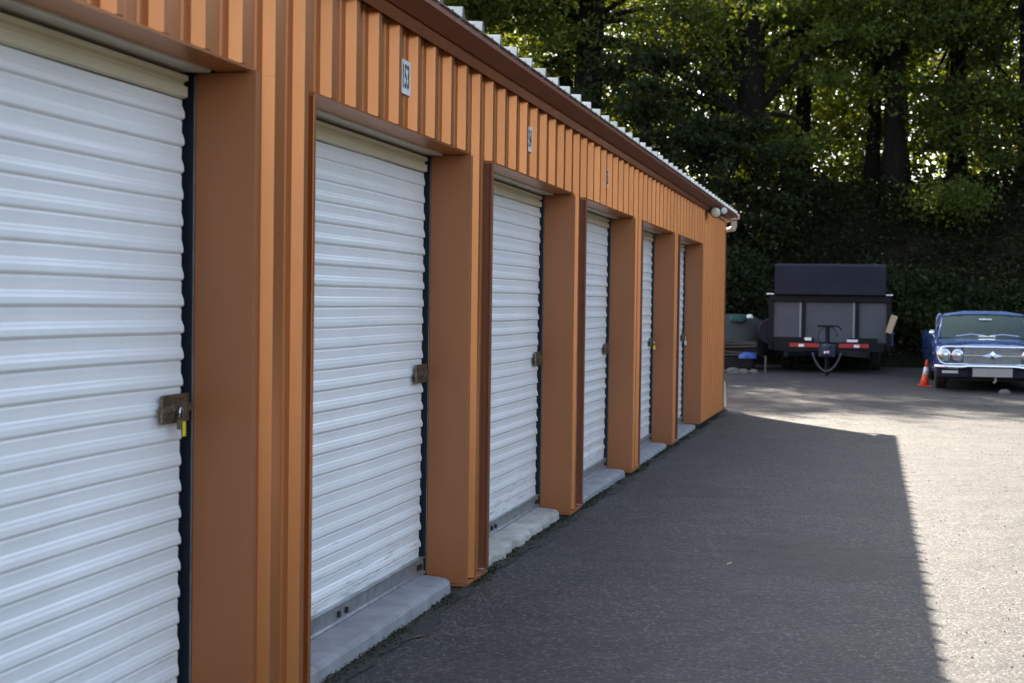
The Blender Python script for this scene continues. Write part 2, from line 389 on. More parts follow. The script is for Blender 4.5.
# trims under the eave
b=MB(); b.prism([(XT+.010,2.622),(XT+.016,2.622),(-1.908,2.647),(-1.908,2.655),(XT+.010,2.655)],'y',YS-.02,YE+.03)
part(b,'eave_trim','copper')
b=MB(); b.prism([(-1.95,2.663),(-1.901,2.660),(-1.803,2.692),(-1.803,2.715),(-1.95,2.715)],'y',YS-.05,YE+.05)
part(b,'eave_fascia','brown_trim')
# ribbed roof
RP=.3775; ya=6.955
prof=[]
n=int((YS-.1-ya)/RP)-1
while True:
    a=ya+n*RP; n+=1
    if a>YE+.05: break
    if a<YS-.1: continue
    prof+=[(a,0),(a+.008,.048),(a+.026,.048),(a+.050,0),(a+.20,0),(a+.206,.007),(a+.23,.007),(a+.236,0)]
b=MB(); vs=[]
for y,h in prof:
    for x in (-1.79,-8.1):
        z=2.722+h+(-1.79-x)*.055
        vs.append((x,y,z))
b.add(vs,[(2*i,2*i+2,2*i+3,2*i+1) for i in range(len(prof)-1)])
part(b,'roof','galv_roof',solid=.0025)

# doorsteps, doors
SLAT=.0866
def door(k):
    y0=Y1+k*P+WID[k]; y1=Y1+(k+1)*P
    zb=.085+dz(y1); zt=HT+.03
    rnd=random.Random(k*13+5)
    ye=y1-.055; ys_=y0+.03
    # curtain
    prz=[]; z=zb+.085; 
    ztop=2.094
    i=0
    base=ztop
    # build from the top down so slat lines align along the row
    pts=[(ztop,0)]
    while base-SLAT>zb+.075:
        for d,h in ((.020,.0),(.026,.0035),(.032,.0045),(.040,.0075),(.056,.0085),(.061,.006),(.0645,-.001),(.068,-.002),(.073,.001),(.0866,0)):
            pts.append((base-d,h))
        base-=SLAT
    pts.append((zb+.075,0))
    NY=36
    ph=rnd.random()*9
    low=1.0 if k in(0,1,2) else .6
    def cx(y,z,h):
        w=.0018*math.sin(y*3.1+z*2.3+ph)+.0012*math.sin(y*7.3-z*5.1+ph*2)
        d=max(0,(.55-z))*low
        w+=d*(.006*math.sin(z*41+ph)+.004*math.sin(y*5+z*23+ph))
        return XC+h*(1+.25*math.sin(z*9+ph))+w
    vs=[];n=len(pts)
    for j in range(NY+1):
        y=ys_+(ye-ys_)*j/NY
        for z,h in pts: vs.append((cx(y,z,h),y,z+.0012*math.sin(y*4+z*3)))
    b=MB(); b.add(vs,[(j*n+i,(j+1)*n+i,(j+1)*n+i+1,j*n+i+1) for j in range(NY) for i in range(n-1)])
    d=part(b,'roll_up_door','white_door',smooth=False,solid=.0015)
    def sub(mb,name,mat,**kw):
        mb.v=[(x+2,y-YS,z) for x,y,z in mb.v]; return mb.build(name,mat,d,**kw)
    # cream top band
    pr=[(XC+.004,2.098),(XC+.018,2.104),(XC+.018,2.136),(XC+.004,2.142),(XC+.004,2.150),(XC+.020,2.157),(XC+.020,2.172),(XC-.01,2.176),(XC-.02,2.098)]
    b=MB(); b.prism(pr,'y',ys_,ye+.004); sub(b,'top_band','cream_door')
    # bottom bar
    b=MB(); b.prism([(XC-.01,zb-.008),(XC+.028,zb-.008),(XC+.028,zb+.006),(XC+.018,zb+.010),(XC+.018,zb+.070),(XC+.026,zb+.074),(XC+.026,zb+.079),(XC-.01,zb+.079)],'y',ys_,ye+.02)
    bar=sub(b,'bottom_bar','galv',bevel=.0015)
    b=MB()
    for yy in (ye-.06,ye-.10,y0+(y1-y0)*.40,y0+(y1-y0)*.40+.10):
        b.box(XC+.0185,XC+.030,yy,yy+.022,zb+.025,zb+.050)
    b.v=[(x+2,y-YS,z) for x,y,z in b.v]; b.split('bar_fixing','black',d)
    # guides
    b=MB(); b.prism([(-2.162,y1-.0005),(-2.162,y1-.010),(XC-.03,y1-.010),(XC-.03,y1-.085),(XC-.045,y1-.085),(XC-.045,y1-.0005)],'z',zb-.01,HT-.01)
    sub(b,'door_guide','guide')
    b=MB(); b.box(XC-.045,XC+.03,y0+.002,y0+.028,zb-.01,HT-.01)
    sub(b,'door_guide','guide')
    # thin grey strip where guide meets the reveal
    b=MB(); b.box(-2.1615,-2.1605,y1-.012,y1-.0006,zb-.01,HT-.012)
    sub(b,'guide_edge','galv')
    # latch
    lz=1.092+ (0 if k<1 else -.01)+dz(y1)*0.3; ly=ye-.205
    b=MB(); b.box(XC+.017,XC+.021,ly+.03,ye+.03,lz-.046,lz+.046)
    b.box(XC+.021,XC+.026,ly+.034,ye-.02,lz+.034,lz+.041); b.box(XC+.021,XC+.026,ly+.034,ye-.02,lz-.041,lz-.034)
    b.box(XC+.021,XC+.031,ly,ye+.035,lz-.011,lz+.011)
    b.tube([(XC+.03,ly+.004,lz-.04),(XC+.03,ly+.004,lz+.045)],.006,8)
    b.lathe([(.016,0),(.016,.012),(.008,.016)],(XC+.021,ly+.085,lz+.002),14,'x')
    b.lathe([(.006,0),(.006,.008)],(XC+.021,ly+.05,lz+.024),8,'x')
    b.lathe([(.006,0),(.006,.008)],(XC+.021,ly+.13,lz-.024),8,'x')
    b.box(XC+.021,XC+.045,ye-.055,ye-.045,lz-.03,lz+.02)
    sub(b,'latch','rusty')
    return d,ye,lz
ddata={}
for k in NB[:-1]: ddata[k]=door(k)
# doorsteps
for k in NB[:-1]:
    y0=Y1+k*P+WID[k]; y1=Y1+(k+1)*P; zt=.083+dz(y1)
    rr=random.Random(k+40)
    ye=y1-.085; ya_=y0-.03; nS=60
    prof=[(-.245,0),(-.03,-.004),(-.010,-.010),(-.002,-.022),(0,-.045),(.004,-.12)]
    vs=[]
    for j in range(nS+1):
        t=j/nS; y=ya_+(ye-ya_)*t
        e=min(1,(ye-y)/.12); rnd=1-math.sqrt(max(0,1-(1-e)**2)) if e<1 else 0
        s=min(1,(y-ya_)/.12); rnd2=1-math.sqrt(max(0,1-(1-s)**2)) if s<1 else 0
        xf=-1.981-.12*max(rnd,rnd2)+.003*math.sin(y*2.3+k)+.0008*math.sin(y*23+k)
        if k==1: xf+=-.010+.022*math.sin(y*6.3)*math.sin(y*17)
        for dx,dh in prof: vs.append((max(-2.235,xf+dx) if dx>-.2 else -2.235,y,zt+dh+.0006*math.sin(y*13+dx*40)*(dx>-.2)-(.006*max(0,math.sin(y*14)) if k==1 and dx>-.05 else 0)))
    n=len(prof); b=MB(); b.add(vs,[(j*n+i,(j+1)*n+i,(j+1)*n+i+1,j*n+i+1) for j in range(nS) for i in range(n-1)])
    b.add(vs[:n]+[(-2.235,ya_,zt-.12)],[tuple(range(n+1))]); b.add(vs[-n:]+[(-2.235,ye,zt-.12)],[tuple(range(n+1))])
    o=part(b,'doorstep','concrete_pale' if k==1 else 'concrete',smooth=False)
    if k==1: o['label']='pale rough concrete doorstep with crumbled edge'
# number signs
for (ys0,txt) in ((6.632,'153'),(9.245,'154'),(12.145,'155'),(15.315,'156')):
    b=MB(); ys0+=.018; b.box(XP+.0115,XP+.0135,ys0,ys0+.150,2.352,2.500)
    s=part(b,'number_sign','sign_white')
    text_mesh(txt,'number','ink',s,.145,(XP+.0145+2,ys0+.072-YS,2.423),(R_(90),0,R_(90)),.52,.0006,.0018)
# downspout at the far corner
b=MB(); b.tube([(-1.86,YE+.05,2.58),(-1.86,YE+.05,2.54),(-2.06,YE+.10,2.48),(-2.06,YE+.10,.55),(-1.99,YE+.11,.35),(-1.965,YE+.12,.02)],[.042]*6,10)
b.box(-1.90,-1.82,YE+.01,YE+.09,2.56,2.65)
ds=part(b,'downspout','pipe',smooth=False)
b=MB(); b.box(-1.85,-1.785,YE+.06,YE+.10,2.67,2.745); part(b,'roof_end_cap','pink')

# padlocks (hang from latches: own things)
def padlock(k,mat,label,size=1.,tagcol=None,dy=0.):
    d,ye,lz=ddata[k]
    y=ye-.05+dy; x=XC+.045; z=lz-.01
    r=empty('padlock',(x,y,z),label=label,cat='padlock',group='padlocks on the door latches')
    b=MB(); b.tube([( .0,-.012*size,-.022*size),(0,-.012*size,.006*size),(0,-.006*size,.014*size),(0,.006*size,.014*size),(0,.012*size,.006*size),(0,.012*size,-.022*size)],.0032*size,8)
    b.build('shackle','chrome',r,smooth=True)
    b=MB(); b.box(-.008*size,.008*size,-.019*size,.019*size,-.056*size,-.022*size); b.build('lock_body',mat,r,bevel=.003)
    if tagcol:
        b=MB(); b.box(.009,.0115,-.011,.011,-.078,-.030); b.build('tag',tagcol,r,bevel=.001)
    return r
padlock(-1,'rusty','small dull padlock with yellow tag hanging from the latch of the nearest white door',1.0,'yellow',-.035)
padlock(3,'yellow','yellow padlock on the latch of the second farthest white door',1.25,None,.045)
padlock(4,'white_plastic','white padlock on the latch of the farthest white door',1.5,None,.06)

# floodlight under the eave
fl=empty('floodlight',(-1.87,19.75,2.635),label='twin floodlight with round cream lenses under the far end of the eave',cat='floodlight')
b=MB(); b.box(-.075,-.02,-.05,.05,-.05,.035); b.tube([(-.03,0,-.01),(.03,-.02,-.03)],.012,8); b.tube([(-.03,0,-.01),(.05,.05,-.02)],.012,8); b.build('bracket','bronze',fl)
def head(c,rz,n,mat='lamp_glass',s=1.):
    b=MB(); b.lathe([(.028*s,.11*s),(.05*s,.09*s),(.064*s,.02*s),(.068*s,0)],(0,0,0),20,'y'); h=b.build('lamp_head','bronze',fl,smooth=True); h.location=c; h.rotation_euler=(R_(12),0,R_(rz))
    b=MB(); b.lathe([(.004,-.012*s),(.035*s,-.009*s),(.058*s,-.002),(.060*s,.003)],(0,0,0),20,'y'); l=b.build('lens',mat,h,smooth=True)
head((.035,-.06,-.045),-6,0); head((.125,.10,-.015),25,1,'white_plastic',.7)

# ---------------------------------------------------------------- leaves & trees
def leaf_mesh(name,centers,size,seed,mat,flat=.0,up=0.):
    rg=np.random.default_rng(seed); n=len(centers)
    c=np.asarray(centers); s=size*(.6+.8*rg.random((n,1)))
    nrm=rg.normal(size=(n,3)); nrm[:,2]=np.abs(nrm[:,2])*(1+up)+.15; nrm/=np.linalg.norm(nrm,axis=1,keepdims=True)
    t=rg.normal(size=(n,3)); t-=nrm*(t*nrm).sum(1,keepdims=True); t/=np.linalg.norm(t,axis=1,keepdims=True)
    bt=np.cross(nrm,t)
    v=np.empty((n,4,3)); v[:,0]=c-t*s*.5; v[:,1]=c+bt*s*.30+nrm*s*.06; v[:,2]=c+t*s*.55; v[:,3]=c-bt*s*.30+nrm*s*.06
    me=bpy.data.meshes.new(name); me.vertices.add(4*n); me.vertices.foreach_set('co',v.astype(np.float32).ravel())
    me.loops.add(4*n); me.loops.foreach_set('vertex_index',np.arange(4*n,dtype=np.int32))
    me.polygons.add(n); me.polygons.foreach_set('loop_start',np.arange(0,4*n,4,dtype=np.int32)); me.polygons.foreach_set('loop_total',np.full(n,4,dtype=np.int32))
    me.update(); me.validate(); me.materials.append(M[mat]); return me
def tube_path(mb,p0,p1,r0,r1,sag=0.,n=7,rnd=random,wob=.12,seg=8):
    p0=Vector(p0);p1=Vector(p1);L=(p1-p0).length;pts=[];rs=[]
    ph=rnd.random()*6
    for i in range(n+1):
        t=i/n; p=p0.lerp(p1,t)
        p+=Vector((math.sin(t*5+ph)*wob*L*.15*t,math.cos(t*4+ph)*wob*L*.15*t,sag*math.sin(t*math.pi)*L))
        pts.append(p); rs.append(r0+(r1-r0)*t)
    mb.tube(pts,rs,seg); return pts
def tree(x,y,top,r,crad,cz0,label,mat='leaf_a',clumps=42,leaves=26000,seed=1,lsize=.135,fork=None,limbs=(),lean=(0,0),group='tall trees on the wooded bank',name='broadleaf_tree',cscale=(1,1)):
    """top: height of crown top above datum; crown spans cz0..top; crad: crown radius"""
    rnd=random.Random(seed); rg=np.random.default_rng(seed)
    z0=hillz(x,y)-.25
    t=empty(name,(x,y,z0),label=label,cat='tree',group=group)
    H=top-z0; cb=cz0-z0
    b=MB()
    fz=fork if fork else cb+(H-cb)*.45
    # flared trunk
    pts=[];rs=[]
    for i in range(10):
        u=i/9; z=u*fz; pts.append(Vector((lean[0]*u+.08*math.sin(u*4+seed),lean[1]*u,z))); rs.append(r*(1.5-.5*min(1,u*6))*(1-.35*u) if u<.17 else r*(1-.35*u))
    b.tube(pts,rs,12)
    tip=pts[-1]; clp=[]
    for i in range(clumps):
        a=rnd.random()*6.283; u=rnd.random(); zz=cb+(H-cb)*(.06+.9*u)
        prof=math.sin(math.pi*min(1,max(0.06,(.12+.85*u))))**.6
        q=crad*prof*math.sqrt(rnd.uniform(.05,1.))
        clp.append((Vector((tip.x*.7+q*math.cos(a)*cscale[0],tip.y*.7+q*math.sin(a)*cscale[1],zz)),rnd.uniform(.55,1.15)*crad*.30))
    # limbs
    for i,(c,s) in enumerate(clp):
        if i%3==0: 
            u=min(.98,max(.62,(c.z*.7)/fz)); k=min(8,int(u*9)); p0=pts[k].lerp(pts[k+1],u*9-k if k<9 else 0)
            tube_path(b,p0,c,r*.26*(1-u*.4),.02,sag=.06,rnd=rnd,seg=6,wob=.45)
    for (p1,rr) in limbs:
        q=tube_path(b,pts[5],Vector(p1),rr,rr*.3,sag=.08,n=10,rnd=rnd,wob=.5,seg=8)
        for _ in range(3): clp.append((Vector(p1)*rnd.uniform(.8,1.05)+Vector((rnd.uniform(-.7,.7),rnd.uniform(-.5,.5),rnd.uniform(-.5,.4))),rnd.uniform(.6,.95)))
    b.build('trunk','bark',t,smooth=True)
    cen=[]
    per=int(leaves*1.35)//len(clp)
    for c,s in clp:
        m=int(per*rnd.uniform(.6,1.4)); d=rg.normal(size=(m,3)); d/=np.linalg.norm(d,axis=1,keepdims=True)
        rad=s*(rg.random((m,1))**.45)*(1+.35*rg.normal(size=(m,1))); d[:,2]*=.62
        ax=rg.normal(size=(9,3)); ax/=np.linalg.norm(ax,axis=1,keepdims=True); ax[:,2]*=.5; pick=ax[rg.integers(0,9,m)]
        d=d*.42+pick*.85
        # sprays: pull leaves towards a few twig lines
        cen.append(np.array(c)+d*rad*np.array([1.25,1.25,1]))
    cen=np.concatenate(cen)
    o=bpy.data.objects.new('crown',leaf_mesh('crown',cen,lsize,seed,mat)); COL.objects.link(o); o.parent=t
    return t
TR=[
 dict(x=.66,y=44.3,top=14,r=.30,crad=3.6,cz0=8.0,label='thick dark straight trunk rising on the bank between trailer and car',mat='leaf_a',seed=3,fork=10.5,leaves=11000,limbs=(((2.4,-.8,3.0),.07),((-2.3,-.8,3.8),.08))),
 dict(x=.12,y=45.6,top=14,r=.20,crad=3.0,cz0=8.2,label='thinner trunk just left of the thick straight trunk behind the trailer',mat='leaf_a',seed=5,fork=10,leaves=9000),
 dict(x=4.1,y=44.3,top=14.,r=.34,crad=3.6,cz0=8.0,label='thick dark trunk at the right edge behind the blue car',mat='leaf_a',seed=8,fork=10.5,leaves=11000,limbs=(((-1.9,-.8,3.0),.07),((-1.2,-.9,1.4),.05),((-2.3,-.5,4.8),.07))),
 dict(x=-3.15,y=42.5,top=14.6,r=.48,crad=4.3,cz0=7.4,label='stout dark tree forking into spreading limbs beyond the end of the building',mat='leaf_c',seed=11,fork=6.2,leaves=15000,limbs=(((-4.6,-1.,5.6),.18),((-2.6,-1.2,3.9),.14),((-.8,.4,6.4),.19),((2.6,-.6,5.4),.16),((1.5,-1.2,3.1),.09),((.1,-1.4,2.7),.07))),  # lighter leaf colour paints the lit patches of this crown
 dict(x=-7.5,y=43.,top=15.0,r=.46,crad=4.8,cz0=7.4,label='broad dark trunk showing at the top edge over the roof',mat='leaf_a',seed=17,fork=9.5,leaves=24000,limbs=(((2.6,-.8,4.6),.14),((-2.2,-.8,3.6),.1))),
 dict(x=-11.4,y=44.,top=16.2,r=.36,crad=5.4,cz0=6.4,label='leafy tree over the roof at the left end of the visible wood',mat='leaf_a',seed=19,fork=8,leaves=32000),
 dict(x=-5.7,y=40.6,top=7.9,r=.22,crad=2.5,cz0=4.0,label='dense dark green tree just over the middle of the roof edge',mat='leaf_b',seed=23,fork=5,leaves=10000,lsize=.12,clumps=30),
 dict(x=-3.6,y=39.9,top=6.3,r=.2,crad=2.0,cz0=2.6,label='low dense dark tree hiding behind the far roof corner',mat='leaf_b',seed=29,fork=3.6,leaves=13000,lsize=.12),
 dict(x=-1.9,y=46,top=12.8,r=.24,crad=3.8,cz0=5.0,label='yellowish green tree seen above the trailer',mat='leaf_c',seed=37,fork=9,leaves=13000),
 dict(x=2.4,y=46,top=12.0,r=.26,crad=3.6,cz0=5.0,label='bright yellow green tree between the two thick dark trunks',mat='leaf_c',seed=41,fork=8,leaves=17000),
 dict(x=7.5,y=46,top=13,r=.32,crad=5.0,cz0=4.5,label='tree outside the right edge with its crown leaning in above the car',mat='leaf_a',seed=43,fork=8,leaves=20000),
 dict(x=-15.,y=47.,top=17.2,r=.34,crad=6,cz0=5,label='tree standing farthest left on the bank behind the roof',mat='leaf_a',seed=47,fork=8,leaves=18000),
 dict(x=-9.4,y=50,top=17.5,r=.32,crad=5.6,cz0=6.5,label='tall light green tree behind the broad trunk over the roof',mat='leaf_c',seed=53,fork=9,leaves=20000),
 dict(x=-4.6,y=50,top=15.0,r=.3,crad=5.,cz0=5.6,label='tall tree behind the stout forking tree',mat='leaf_a',seed=59,fork=9,leaves=18000),
 dict(x=-19.,y=50,top=18.5,r=.34,crad=6.2,cz0=5,label='far tree on the bank hidden left behind the building roof',mat='leaf_a',seed=61,fork=8,leaves=18000),
 dict(x=5.5,y=52,top=16,r=.3,crad=5.2,cz0=5.6,label='tall tree behind the car half hidden by the right dark trunk',mat='leaf_a',seed=67,fork=9,leaves=18000),
 dict(x=.9,y=53,top=16.5,r=.3,crad=5.2,cz0=5.2,label='tall tree far behind the trailer in the second row',mat='leaf_a',seed=71,fork=9,leaves=18000),
]
for t in TR: tree(**t)
# far wood: one mass
rg=np.random.default_rng(5)
n=240000
cx_=rg.uniform(-34,26,n); cy_=rg.uniform(58,70,n); cz_=rg.random(n)
hh=13+3.*np.sin(cx_*.5)+2*np.sin(cx_*1.3+cy_)
keep=(np.sin(cx_*1.7+cz_*9)+np.sin(cx_*.9-cz_*14+cy_*.8)+np.sin(cy_*1.1+cx_*.3))>-1.25
cen=np.stack([cx_,cy_,4.2+hh*cz_],1)[keep]
o=bpy.data.objects.new('far_wood',leaf_mesh('far_wood',cen,.26,9,'leaf_c')); COL.objects.link(o)  # glow of the far leaves put into their lighter colour
tag(o,'mass of backlit leaves far back in the wood behind the tree trunks','woodland',kind='stuff')
t_=rg.random(60000); a_=t_*2.2
px=10+26*np.sin(a_*.72)+rg.normal(0,1.6,60000); py=47-60*(t_**1.3)+rg.normal(0,1.6,60000)
zz=rg.random(60000); 
o=bpy.data.objects.new('side_wood',leaf_mesh('side_wood',np.stack([px,py,.2+(9+2*np.sin(t_*40))*zz],1),.75,19,'leaf_b')); COL.objects.link(o)  # unseen leaf mass added to give the wall panels dark reflections
tag(o,'unseen mass of dark trees added right of the lot to darken wall reflections','woodland',kind='stuff')
# ivy and undergrowth on the bank
n=110000
ux=rg.uniform(-20,14,n); uy=37.6+9.5*rg.random(n)**.8
lump=.35*(np.sin(ux*1.9)+np.sin(uy*2.7+ux)+1.6*np.sin(ux*.8-uy*1.3))
uz=np.array([hillz(a,c) for a,c in zip(ux,uy)])+np.clip(rg.random(n)*(.35+np.clip(lump,0,1)*1.0),0,1.2)
o=bpy.data.objects.new('undergrowth',leaf_mesh('undergrowth',np.stack([ux,uy,uz],1),.11,12,'ivy',up=.6)); COL.objects.link(o)
tag(o,'dark ivy and low undergrowth covering the shaded bank','undergrowth',kind='stuff')
# shrubs
def shrub(x,y,h,w,mat,label,seed,leaves=9000,ls=.11):
    rnd=random.Random(seed); rg=np.random.default_rng(seed); z0=hillz(x,y)-.05
    t=empty('shrub',(x,y,z0),label=label,cat='shrub',group='shrubs on the bank')
    b=MB(); cl=[]
    for i in range(9):
        a=rnd.random()*6.28; q=rnd.random()*w*.6; c=Vector((q*math.cos(a),q*math.sin(a),h*rnd.uniform(.35,.9))); cl.append(c)
        tube_path(b,(0,0,0),c,.03,.008,rnd=rnd,seg=5)
    b.build('stems','bark',t,smooth=True)
    cen=[np.array(c)+rg.normal(size=(leaves//9,3))*np.array([w*.28,w*.28,h*.16]) for c in cl]
    cen=np.concatenate(cen); cen=cen[cen[:,2]>0]
    o=bpy.data.objects.new('foliage',leaf_mesh('foliage',cen,ls,seed,mat)); COL.objects.link(o); o.parent=t
shrub(2.15,42.4,1.3,1.5,'leaf_c','loose yellow green shrub on top of the bank above the blue car',3,2600)
shrub(-.2,39.3,1.5,1.3,'leaf_b','dark shrub rising right behind the trailer',4)
shrub(1.1,39.4,1.3,1.3,'leaf_b','dark shrub in the gap between trailer and blue car',5)
shrub(-3.6,38.4,2.3,1.5,'leaf_b','dark shrub behind the junk pile beside the building',6,14000)
shrub(-5.6,38.6,2.6,1.6,'leaf_b','dark shrub behind the far end of the building',7,14000)
shrub(3.0,39.0,1.4,1.4,'leaf_b','dark shrub directly behind the blue car',8)
shrub(5.3,39.2,1.7,1.5,'leaf_b','dark shrub behind the right side of the blue car',9)
shrub(1.3,39.0,1.0,.8,'leaf_a','small mid green shrub above the left of the car roof',10,4000)
# overhead cable between two trunks
cb=MB(); cb.tube([(.75+(4.0-.75)*t,44.3,6.23+.02*t-.10*math.sin(t*math.pi)) for t in [i/12 for i in range(13)]],.022,6)
c=cb.build('overhead_cable','cable'); tag(c,'thin black cable strung between the two straight dark trunks','cable')

# ---------------------------------------------------------------- weeds and dirt along the base of the wall
n=15000
wy=rg.uniform(4.5,23,n); wx=-1.985+np.abs(rg.normal(0,.035,n)); ph=np.sin(wy*3.3)+np.sin(wy*7.9)
kp=(ph>-.3)|(rg.random(n)<.25); wy=wy[kp];wx=wx[kp]
wz=np.array([g(a) for a in wy])+rg.random(len(wy))*.022
o=bpy.data.objects.new('moss_strip',leaf_mesh('moss_strip',np.stack([wx,wy,wz],1),.012,3,'weed')); COL.objects.link(o)
tag(o,'thin strip of dark moss and weeds where doorsteps meet the asphalt','weeds',kind='stuff')
b=MB(); seg=120
vs=[]
for i in range(seg+1):
    y=4+19*i/seg; w=.075+.04*math.sin(y*2.1)+.025*math.sin(y*6.7)+.012*math.sin(y*19)
    vs+=[(-2.03,y,g(y)+.006),(-1.985+w*.4,y,g(y)+.012),(-1.985+w,y,g(y)+.004)]
b.add(vs,[(3*i+j,3*i+3+j,3*i+4+j,3*i+1+j) for i in range(seg) for j in (0,1)])
tag(b.build('dirt_strip','concrete_dark',smooth=True),kind='structure')
# loose gravel specks
n=4200
gx=np.where(rg.random(n)<.45,-1.88+np.abs(rg.normal(0,.14,n)),rg.uniform(-1.9,3.0,n)); gy=4.5+18*rg.random(n)**1.3; s=rg.uniform(.002,.0065,n)
b=MB()
for a,c,d in zip(gx,gy,s):
    z=g(c); q=rg.uniform(.6,1.4,4)
    b.add([(a-d*q[0],c-d,z),(a+d*q[1],c-d*q[2],z),(a+d,c+d*q[3],z),(a-d,c+d,z),(a,c,z+d*1.3)],[(0,1,4),(1,2,4),(2,3,4),(3,0,4)])
tag(b.build('gravel','grit'),'loose pale grit scattered over the asphalt','gravel',kind='stuff')
# fallen leaves by wall
def fallen(x,y,rz,label):
    b=MB(); b.add([(-.03,0,.004),(0,-.014,.010),(.035,0,.012),(0,.016,.006)],[(0,1,2),(0,2,3)])
    o=b.build('fallen_leaf','tan'); o.location=(x,y,g(y)); o.rotation_euler=(0,0,rz); tag(o,label,'leaf','fallen leaves on the asphalt'); return o
fallen(-1.86,6.62,.4,'tan fallen leaf on the asphalt beside the nearest visible doorstep')
fallen(-.73,9.0,1.3,'single small tan leaf lying in the middle of the building shadow')

# ---------------------------------------------------------------- trailer
tr=empty('dump_trailer',(-.76,33.9,g(34)),label='black dump trailer with navy tarp hood and grey front wall, tongue towards the building',cat='trailer')
W2=1.18
b=MB(); b.box(-W2,W2,0,.05,.62,1.52); b.box(-W2,-W2+.05,.05,4.2,.62,1.5); b.box(W2-.05,W2,.05,4.2,.62,1.5); b.box(-W2,W2,.05,4.2,.58,.62); b.box(-W2,W2,4.15,4.2,.62,1.5)
b.build('bed','lilac',tr,bevel=.008)
b=MB()
for x in (-.53,.56): b.box(x-.035,x+.035,-.06,-.001,.60,1.5)
for x in (-W2-.02,W2+.02): b.box(x-.05,x+.05,-.07,-.001,.45,1.56)
for y in (1.0,2.,3.,4.): 
    for s in(-1,1): b.box(s*W2-.04+s*.04,s*W2+.04+s*.04,y-.04,y+.04,.55,1.5)
b.split('upright','trailer_black',tr,bevel=.004)
b=MB()
for x in (-.60,.49): b.box(x-.02,x+.02,-.03,-.002,.62,1.5)
b.split('pale_post','pale_grey',tr)
b=MB(); b.box(-W2-.03,W2+.03,-.10,.14,1.46,1.598); b.build('top_rail','trailer_black',tr,bevel=.01)
b=MB(); b.prism([(-.22,1.60),(-.20,2.20),(-.12,2.25),(.30,2.25),(.36,2.20),(.36,1.60)],'x',-1.13,1.13); b.build('tarp_hood','navy',tr,bevel=.02)
b=MB(); b.box(-W2,-.42+.1,-.18,0,.62,.72); b.box(.40,W2-.2,-.18,0,.62,.72); b.box(-1.12,1.12,-.30,-.02,.44,.63); b.split('front_crossmember','trailer_black',tr,bevel=.006)
b=MB()
for s in(-1,1): b.obox((s*.42,-1.0,.42),(.08,2.1,.10),Matrix.Rotation(s*R_(21),3,'Z'))
b.split('tongue_beam','trailer_black',tr,bevel=.005)
for s in (-1,1):
    b=MB(); x0,x1=(.20,.80); a,c=(x0*s,x1*s) if s>0 else (-x1,-x0)
    b.box(a,c,-.312,-.301,.525,.605); r=b.build('red_reflector','red',tr)
    b=MB(); m=s*.56; b.box(m-.055,m+.055,-.320,-.3125,.53,.585); b.build('white_patch','cone_white',r)
b=MB(); b.box(-.50,-.36,-.19,-.181,.66,.72); b.box(.36,.58,-.19,-.181,.64,.69); b.split('white_label','cone_white',tr)
b=MB(); b.box(-.16,.16,-2.05,-1.75,.38,.62); b.box(-.10,.10,-2.30,-2.05,.42,.56); b.lathe([(.10,0),(.10,.10),(.06,.14)],(0,-2.22,.50),16); cp=b.build('coupler','jack_blue',tr,bevel=.01)
b=MB(); b.prism([(-.05,.46),(-.012,.455),(-.008,.50),(.010,.47),(.045,.462),(.05,.52),(.02,.525),(-.045,.52)],'y',-2.306,-2.301); b.build('emblem','cone_white',cp)
b=MB(); b.tube([(0,-1.62,.10),(0,-1.62,.98)],.045,12); b.tube([(0,-1.62,-.02),(0,-1.62,.12)],.036,10); b.box(-.10,.10,-1.72,-1.52,-.03,-.005)
b.tube([(-.20,-1.62,.98),(.20,-1.62,.98)],.018,8); b.tube([(.20,-1.62,.98),(.28,-1.62,.90)],.014,8); b.build('tongue_jack','trailer_black',tr)
b=MB()
b.tube([(math.cos(t)*.19,-1.60,.78+math.sin(t)*.19) for t in [i*math.pi*1.6/16 for i in range(17)]],.012,6,); b.build('breakaway_cable','cable',tr,smooth=True)
b=MB(); pts=[(.27*math.cos(math.pi+math.pi*i/14)*(1-.25*math.sin(math.pi*i/14)),-2.0,.46+.36*math.sin(math.pi+math.pi*i/14)) for i in range(15)]; b.tube(pts,.020,8); b.build('safety_chain','lilac',tr,smooth=True)
for s in(-1,1):
    for y in (1.7,2.65):
        b=MB(); b.lathe([(.22,-.11),(.34,-.11),(.37,-.08),(.37,.08),(.34,.11),(.22,.11)],(s*(W2+.02-.25),y,.36),28,'x'); w=b.build('wheel','rubber',tr,smooth=False)
        b=MB(); b.lathe([(.06,-.09),(.21,-.06),(.22,-.112),(.22,.112),(.21,.06),(.06,.09)],(s*(W2-.23),y,.36),20,'x'); b.build('rim','galv',w)
    b=MB(); b.box(s*W2-.08+s*.08,s*W2+.08+s*.08,.95,3.4,.78,.84); b.obox((s*(W2+.06),.85,.66),(.14,.05,.30),Matrix.Rotation(R_(-30),3,'X')); b.build('fender','jack_blue',tr,bevel=.01)
    b=MB(); b.box(s*(W2+.03)-.09,s*(W2+.03)+.06,-.13,-.10,1.605,1.63); b.build('marker_light','cone_white',tr)
    # mudflap, under shadow parts
b=MB(); b.box(-W2+.1,W2-.1,.3,4.1,.50,.575); b.box(-.5,-.4,.3,4.1,.36,.50); b.box(.4,.5,.3,4.1,.36,.50); b.build('underframe','trailer_black',tr)
b=MB(); b.lathe([(.15,-.09),(.26,-.09),(.29,-.06),(.29,.06),(.26,.09),(.15,.09)],(-W2-.04,.35,.82),28,'y'); sp=b.build('spare_wheel','navy',tr)

o=MB().obox((0,0,.0),(.13,.03,.38),Matrix.Rotation(R_(18),3,'Y')).build('tan_board','tan'); o.location=(-.76+1.25,33.72,g(34)+1.02); tag(o,'tan wooden board strapped upright at the right side of the trailer','board')

